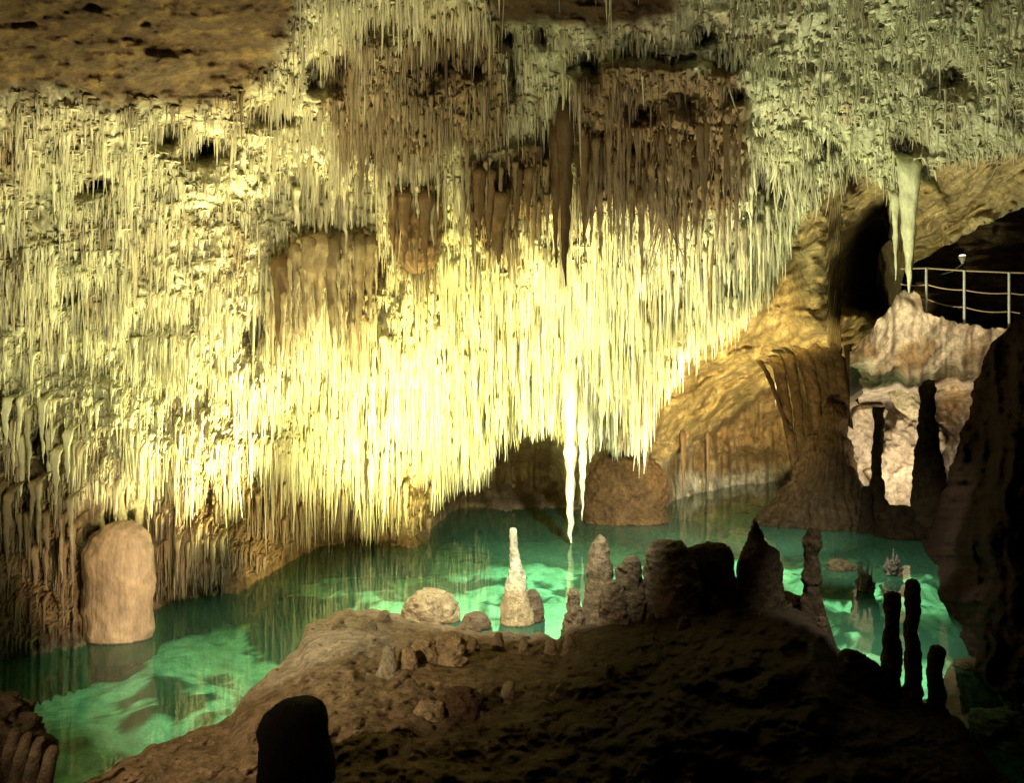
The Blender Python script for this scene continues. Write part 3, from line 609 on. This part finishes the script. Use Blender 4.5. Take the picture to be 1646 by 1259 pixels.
lathe_obj('boulder', [lathe('s', 1452, 24.6, [(812,8),(818,22),(830,34),(848,44),(866,50),(880,52)], colc*.5, amp=.22, freq=2, seed=74)],
          'dark low boulder at the water edge between the two thin dark columns', 'boulder')
# back of the passage: unlit rock with worn strata
cx_ = np.arange(1436, 2000, 5.0); cy_ = np.arange(250, 560, 3.0); GX, GY = np.meshgrid(cx_, cy_)
GD = 29+1.2*fbm(GX/70, GY/40, 0, 501, 3)-.5*(((GY+.05*GX+4*vn(GX/60, 0, 0, 3))/17) % 1)**2+ (GY-400)*-.006
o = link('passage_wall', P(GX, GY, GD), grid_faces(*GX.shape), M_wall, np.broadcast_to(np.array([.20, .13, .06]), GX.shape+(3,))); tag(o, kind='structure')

# right rock wall
XL = [(440,1668),(500,1645),(522,1622),(540,1606),(570,1580),(600,1574),(650,1564),(700,1546),(760,1530),(820,1506),(870,1486),(900,1500),(960,1513),(1030,1543),(1070,1558),(1110,1598),(1150,1640),(1250,1760),(1350,1880)]
DL = [(440,19),(600,19.5),(700,20),(800,21.8),(870,23.3),(900,21),(960,17.2),(1030,14.2),(1070,12.9),(1110,11.8),(1150,10.9),(1250,9.1),(1350,7.9)]
ry = np.arange(440, 1350, 3.0)[:, None]; uu = np.linspace(0, 520, 150)[None, :]
xl = tab(ry, XL)+11*fbm(ry/24, 0, 0, 601, 4); RX = xl+uu; RY = ry+0*uu
dl_ = tab(ry, DL); dl2_ = np.minimum(dl_-.5, tab(ry, [(440,17),(700,15.6),(870,14),(960,12.6),(1070,11),(1150,9.6),(1350,7.2)]))
RD = dl_+(dl2_-dl_)*sst(uu, 0, 110)-uu*.003
RD = np.maximum(RD, 5)-.3*sst(uu, 0, 30)+.7*fbm(RX/45, RY/110, 0, 602, 4)*sst(uu, 0, 20)-.75*(1-np.abs(vn(RX/26+.4*vn(RY/40, 0, 0, 6), RY/150, 0, 603)))**2*sst(uu, 0, 12)+.4*fbm(RX/15, RY/20, 0, 604, 4)
VR = P(RX, RY, RD)
ex = []
for k in range(1, 7):
    q = VR[:, 0].copy(); q[:, 1] += .6*k; q[:, 0] += .6*k*(.62)+.04*k*k; ex.insert(0, q)
VR = np.concatenate([np.stack(ex, 1), VR], 1)
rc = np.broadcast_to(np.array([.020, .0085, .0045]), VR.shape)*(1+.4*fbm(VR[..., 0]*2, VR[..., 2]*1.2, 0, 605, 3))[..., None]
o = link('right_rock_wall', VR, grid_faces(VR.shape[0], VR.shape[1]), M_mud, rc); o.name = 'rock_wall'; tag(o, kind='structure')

# pale crusted growths in the right pool
def spiky(cx, foot, h, w, label, seed):
    d0 = float(shore(foot)); rnd = random.Random(seed); parts = []
    parts.append(lathe('s', cx, d0, [(foot-h*.55, w*.3), (foot-h*.45, w*.7), (foot-h*.2, w*.9), (foot, w), (foot+16, w*1.2), (foot+60, w*1.8)], PINK*.16, amp=.3, freq=7, seed=seed))
    for k in range(9):
        x = rnd.uniform(-w*.8, w*.8); hh = h*rnd.uniform(.55, 1.0)
        parts.append(lathe('s', cx+x, d0+rnd.uniform(-.1, .1), [(foot-hh, .7, x*.25), (foot-hh*.8, 1.5, x*.15), (foot-hh*.4, 2.2, 0), (foot, 3, 0)], PINK*.3, amp=.2, freq=9, R=14, S=8, seed=seed+k))
    lathe_obj('stalagmite', parts, label, 'stalagmite')
spiky(1391, 950, 52, 13, 'pale crusted clump with thin upright twigs standing in the right pool', 5)
spiky(1436, 925, 44, 13, 'pale pointed crusted clump nearest the far shore of the right pool', 9)
for cx, foot, w, h, lab in [(1352, 915, 22, 14, 'low tan rock breaking the surface behind the dark post like stalagmite'), (1560, 1072, 26, 10, 'reddish flat rock at the right shore of the pool'), (1610, 1190, 50, 40, 'green tinged boulder in the shallow corner of the right pool')]:
    lathe_obj('rock', [lathe('s', cx, float(shore(foot)), [(foot-h, w*.4), (foot-h*.7, w*.8), (foot-h*.2, w), (foot+14, w*1.2), (foot+60, w*1.9)], TAN*.3 if cx < 1600 else np.array([.10, .16, .09]), amp=.2, freq=4, seed=cx)], lab, 'rock')

# ------------------------------------------------------------------ water and bed
wx_ = np.linspace(-16, 22, 3); wy_ = np.linspace(3, 44, 3); WX, WY = np.meshgrid(wx_, wy_)
mw = bpy.data.materials.new('clear_green_water'); mw.use_nodes = True; nt = mw.node_tree; Nn = nt.nodes; Ll = nt.links; Nn.clear()
out = Nn.new('ShaderNodeOutputMaterial'); gl = Nn.new('ShaderNodeBsdfGlossy'); gl.inputs['Roughness'].default_value = .03
tr = Nn.new('ShaderNodeBsdfTransparent'); tr.inputs[0].default_value = (.50, .93, .66, 1)
fr = Nn.new('ShaderNodeFresnel'); fr.inputs[0].default_value = 1.33; mx = Nn.new('ShaderNodeMixShader')
tcw = Nn.new('ShaderNodeTexCoord'); nw = Nn.new('ShaderNodeTexNoise'); nw.inputs['Scale'].default_value = 1.6; nw.inputs['Detail'].default_value = 3
bw = Nn.new('ShaderNodeBump'); bw.inputs['Strength'].default_value = .06; bw.inputs['Distance'].default_value = .05
Ll.new(tcw.outputs['Object'], nw.inputs[0]); Ll.new(nw.outputs[0], bw.inputs['Height']); Ll.new(bw.outputs[0], gl.inputs['Normal'])
df = Nn.new('ShaderNodeBsdfDiffuse'); df.inputs[0].default_value = (.16, .52, .30, 1); mk = Nn.new('ShaderNodeMixShader'); mk.inputs[0].default_value = .09
Ll.new(tr.outputs[0], mk.inputs[1]); Ll.new(df.outputs[0], mk.inputs[2])
Ll.new(fr.outputs[0], mx.inputs[0]); Ll.new(mk.outputs[0], mx.inputs[1]); Ll.new(gl.outputs[0], mx.inputs[2]); Ll.new(mx.outputs[0], out.inputs[0])
o = link('water', np.stack([WX, WY, 0*WX], -1), grid_faces(3, 3), mw); tag(o, kind='structure')
ax = np.linspace(-17, 23, 520); ay = np.linspace(3, 45, 560); AX, AY = np.meshgrid(ax, ay)
right = sst(AX-(AY*.30), .2, 1.0)
AZ = -.75+.35*fbm(AX/1.9, AY/2.6, 0, 701, 4)+.13*fbm(AX*1.6, AY*1.2, 0, 702, 3)+right*(.1+.28*fbm(AX*1.5, AY*1.1, 0, 707, 3))
AZ = np.minimum(AZ, -.06)
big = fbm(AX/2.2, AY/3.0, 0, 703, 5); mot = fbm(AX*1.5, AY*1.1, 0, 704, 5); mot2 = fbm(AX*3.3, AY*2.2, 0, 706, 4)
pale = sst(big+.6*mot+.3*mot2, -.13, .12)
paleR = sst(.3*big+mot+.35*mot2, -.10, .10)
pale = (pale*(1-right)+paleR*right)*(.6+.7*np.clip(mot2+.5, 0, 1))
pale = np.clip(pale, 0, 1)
bc = mixc(np.broadcast_to(np.array([.035, .055, .03]), AX.shape+(3,)).copy(), np.array([.82, .84, .74]), pale)  # lit and unlit patches of the pool painted into the bed
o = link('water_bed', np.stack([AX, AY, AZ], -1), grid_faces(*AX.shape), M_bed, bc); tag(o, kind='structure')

# ------------------------------------------------------------------ railing and passage lamp
def tube(pts, r, S=8):
    pts = np.array(pts, float); n = len(pts); tg = np.gradient(pts, axis=0); tg /= np.linalg.norm(tg, axis=1)[:, None]
    up = np.array([0, 0, 1.]) if abs(tg[0, 2]) < .8 else np.array([0, 1., 0]); a = np.linspace(0, 2*math.pi, S, endpoint=False)
    u = np.cross(tg, up); u /= np.linalg.norm(u, axis=1)[:, None]; w = np.cross(tg, u)
    return pts[:, None, :]+r*(np.cos(a)[None, :, None]*u[:, None, :]+np.sin(a)[None, :, None]*w[:, None, :])
rl = bpy.data.objects.new('railing', None); C.objects.link(rl); b0 = P(1550, 521, 21.2); rl.location = b0
tag(rl, 'thin grey metal railing with three cables on the terrace edge before the dark passage', 'railing')
posts = [(1489, 503, 431), (1550, 521, 435), (1622, 530, 438), (1705, 531, 440)]
for x, yb, yt_ in posts:
    a = P(x, yb+4, 21.2); b = P(x, yt_, 21.2)
    V = tube([a+(b-a)*t for t in np.linspace(0, 1, 4)], .032)-b0; link('post', V, grid_faces(4, 8, 0, True), M_metal, parent=rl)
for f, sag in ((0, 0), (.36, .04), (.68, .06)):
    pts = []
    pp = [(1448, 500, 432)]+posts
    for i in range(len(pp)-1):
        for t in np.linspace(0, 1, 9)[(1 if i else 0):]:
            x = pp[i][0]+(pp[i+1][0]-pp[i][0])*t; yb = pp[i][1]+(pp[i+1][1]-pp[i][1])*t; y0 = pp[i][2]+(pp[i+1][2]-pp[i][2])*t
            q = P(x, y0+(yb-y0)*f, 21.2); q[2] -= sag*4*t*(1-t); pts.append(q)
    V = tube(pts, .016 if f else .022, 6)-b0; link('cable', V, grid_faces(len(pts), 6, 0, True), M_cable, parent=rl)
lp = bpy.data.objects.new('wall_lamp', None); C.objects.link(lp); q = P(1547, 416, 27.0); lp.location = q
tag(lp, 'small white cone shaped lamp high on the dark passage wall', 'lamp')
def cone(z0, r0, z1, r1, S=20):
    a = np.linspace(0, 2*math.pi, S, endpoint=False); return np.stack([np.stack([r*np.cos(a), r*np.sin(a), z+0*a], -1) for z, r in ((z0, r0), (z0+(z1-z0)*.5, (r0+r1)/2), (z1, r1), (z1, .01))])
link('lamp_shade', cone(-.16, .03, .08, .13), grid_faces(4, 20, 0, True), M_shade, parent=lp)
a = cone(.09, .10, .12, .06); link('bulb', a, grid_faces(4, 20, 0, True), M_lampglass, parent=lp)
V = tube([(0, 0, -.16), (0, .6, -.3), (0, 2.2, -.3)], .02); link('bracket', V, grid_faces(3, 8, 0, True), M_metal, parent=lp)

# ------------------------------------------------------------------ light: unseen floodlights of the show cave, and lamps added as fill
def spot(loc, to, power, col, deg, blend=.6, size=.12):
    l = bpy.data.lights.new('flood_or_fill', 'SPOT'); l.energy = power; l.color = col; l.spot_size = math.radians(deg); l.spot_blend = blend; l.shadow_soft_size = size
    o = bpy.data.objects.new('flood_or_fill', l); C.objects.link(o); loc = np.array(loc, float); to = np.array(to, float)
    o.location = loc
    from mathutils import Vector
    o.rotation_euler = Vector(to-loc).to_track_quat('-Z', 'Y').to_euler(); return o
def W(px, py, d): return P(px, py, d)
YW = (1, .88, .34)
spot(W(700, 985, 16.6)*[1,1,0]+[0,0,.15], W(730, 550, 23), 14500, YW, 94, 1.0, .3)                # bright curtain
spot(W(585, 1005, 17.0)*[1,1,0]+[0,0,.25], W(270, 430, 16), 11000, (1, .90, .42), 96, 1.0, .4)      # left curtain
spot(W(930, 1015, 16.4)*[1,1,0]+[0,0,.25], W(1080, 450, 23), 7500, (1, .97, .54), 80, 1.0, .3)    # right curtain
spot((-1.5, 5.5, 2.0), W(170, 360, 11.5), 3600, (1, .91, .52), 84, 1.0, .5)                        # left wall, added frontal fill
spot((-1, 8, 1.5), W(560, 150, 15), 2800, (1, .90, .52), 84, 1.0, .3)                              # high ceiling left and middle
spot(W(1170, 930, 17)*[1,1,0]+[0,0,.9], W(1340, 120, 19), 4400, (1, .95, .64), 95, 1.0, .3)        # ceiling right
spot((3, 6, 3.2), W(1300, 130, 18), 1300, (1, .96, .68), 70, 1.0, .3)                              # ceiling right, from the camera side
spot(W(1190, 905, 17)*[1,1,0]+[0,0,.7], W(1165, 620, 29), 25000, (1, .79, .36), 43, .9)            # golden overhang
spot(W(1494, 760, 24.95), W(1445, 690, 28), 400, (1, .86, .66), 165, .4, .4)                      # niche, behind the dark column
spot(W(1411, 760, 25.75), W(1400, 680, 28), 240, (1, .88, .68), 150, .4, .3)                       # niche, behind the thin column
spot(W(1262, 900, 16.6)*[1,1,0]+[0,0,1.6], W(1505, 565, 21.5), 4200, (1, .80, .54), 29, .6)                             # terrace wall
spot(W(425, 1140, 9.6)+[0, 0, .3], W(215, 915, 14), 1500, (1, .70, .42), 32, .6)                   # arched boulder
spot((-6, 0, 6), W(560, 1070, 12), 11000, (1, .78, .50), 30, 1.0)                                   # bank
spot(W(560, 1010, 16.8)*[1,1,0]+[0,0,.4], W(470, 850, 20), 900, (1, .80, .36), 84, 1.0, .3)           # added fill for the lower wall by the water
GR = (.95, 1, .82)  # unseen spots added above the water to brighten the bed
spot((1, 11, 8.8), W(820, 940, 17.5), 17000, GR, 40, .8)
spot((-2.0, 9.5, 6.8), W(430, 1040, 14.3), 2600, GR, 46, .8)
spot((5, 10.5, 7.5), W(1400, 1005, 14.5), 7000, GR, 28, .8)
spot((2.2, 17.5, 5.2), W(930, 860, 23.5), 8000, GR, 58, .8)  # added spot hanging in free air, brightens the far water
spot((6, 18, 4.5), W(1170, 850, 26), 9000, GR, 54, .8)
spot((5.5, 16.5, 5.5), W(1400, 890, 21), 4500, GR, 56, .8)

w = bpy.data.worlds.new('World'); bpy.context.scene.world = w; w.use_nodes = True
w.node_tree.nodes['Background'].inputs[0].default_value = (.9, .6, .3, 1); w.node_tree.nodes['Background'].inputs[1].default_value = .012

cam = bpy.data.cameras.new('camera'); co = bpy.data.objects.new('camera', cam); C.objects.link(co)
co.location = (0, 0, H); co.rotation_euler = (math.radians(90), 0, 0); cam.sensor_width = 36; cam.lens = 36*F/1646; cam.clip_end = 500
sc = bpy.context.scene; sc.camera = co
sc.view_settings.view_transform = 'Standard'; sc.view_settings.look = 'None'; sc.view_settings.exposure = 0; sc.view_settings.gamma = 1
sc.cycles.max_bounces = 6; sc.cycles.diffuse_bounces = 3; sc.cycles.transparent_max_bounces = 8
sc.cycles.sample_clamp_indirect = 3; sc.cycles.use_denoising = True
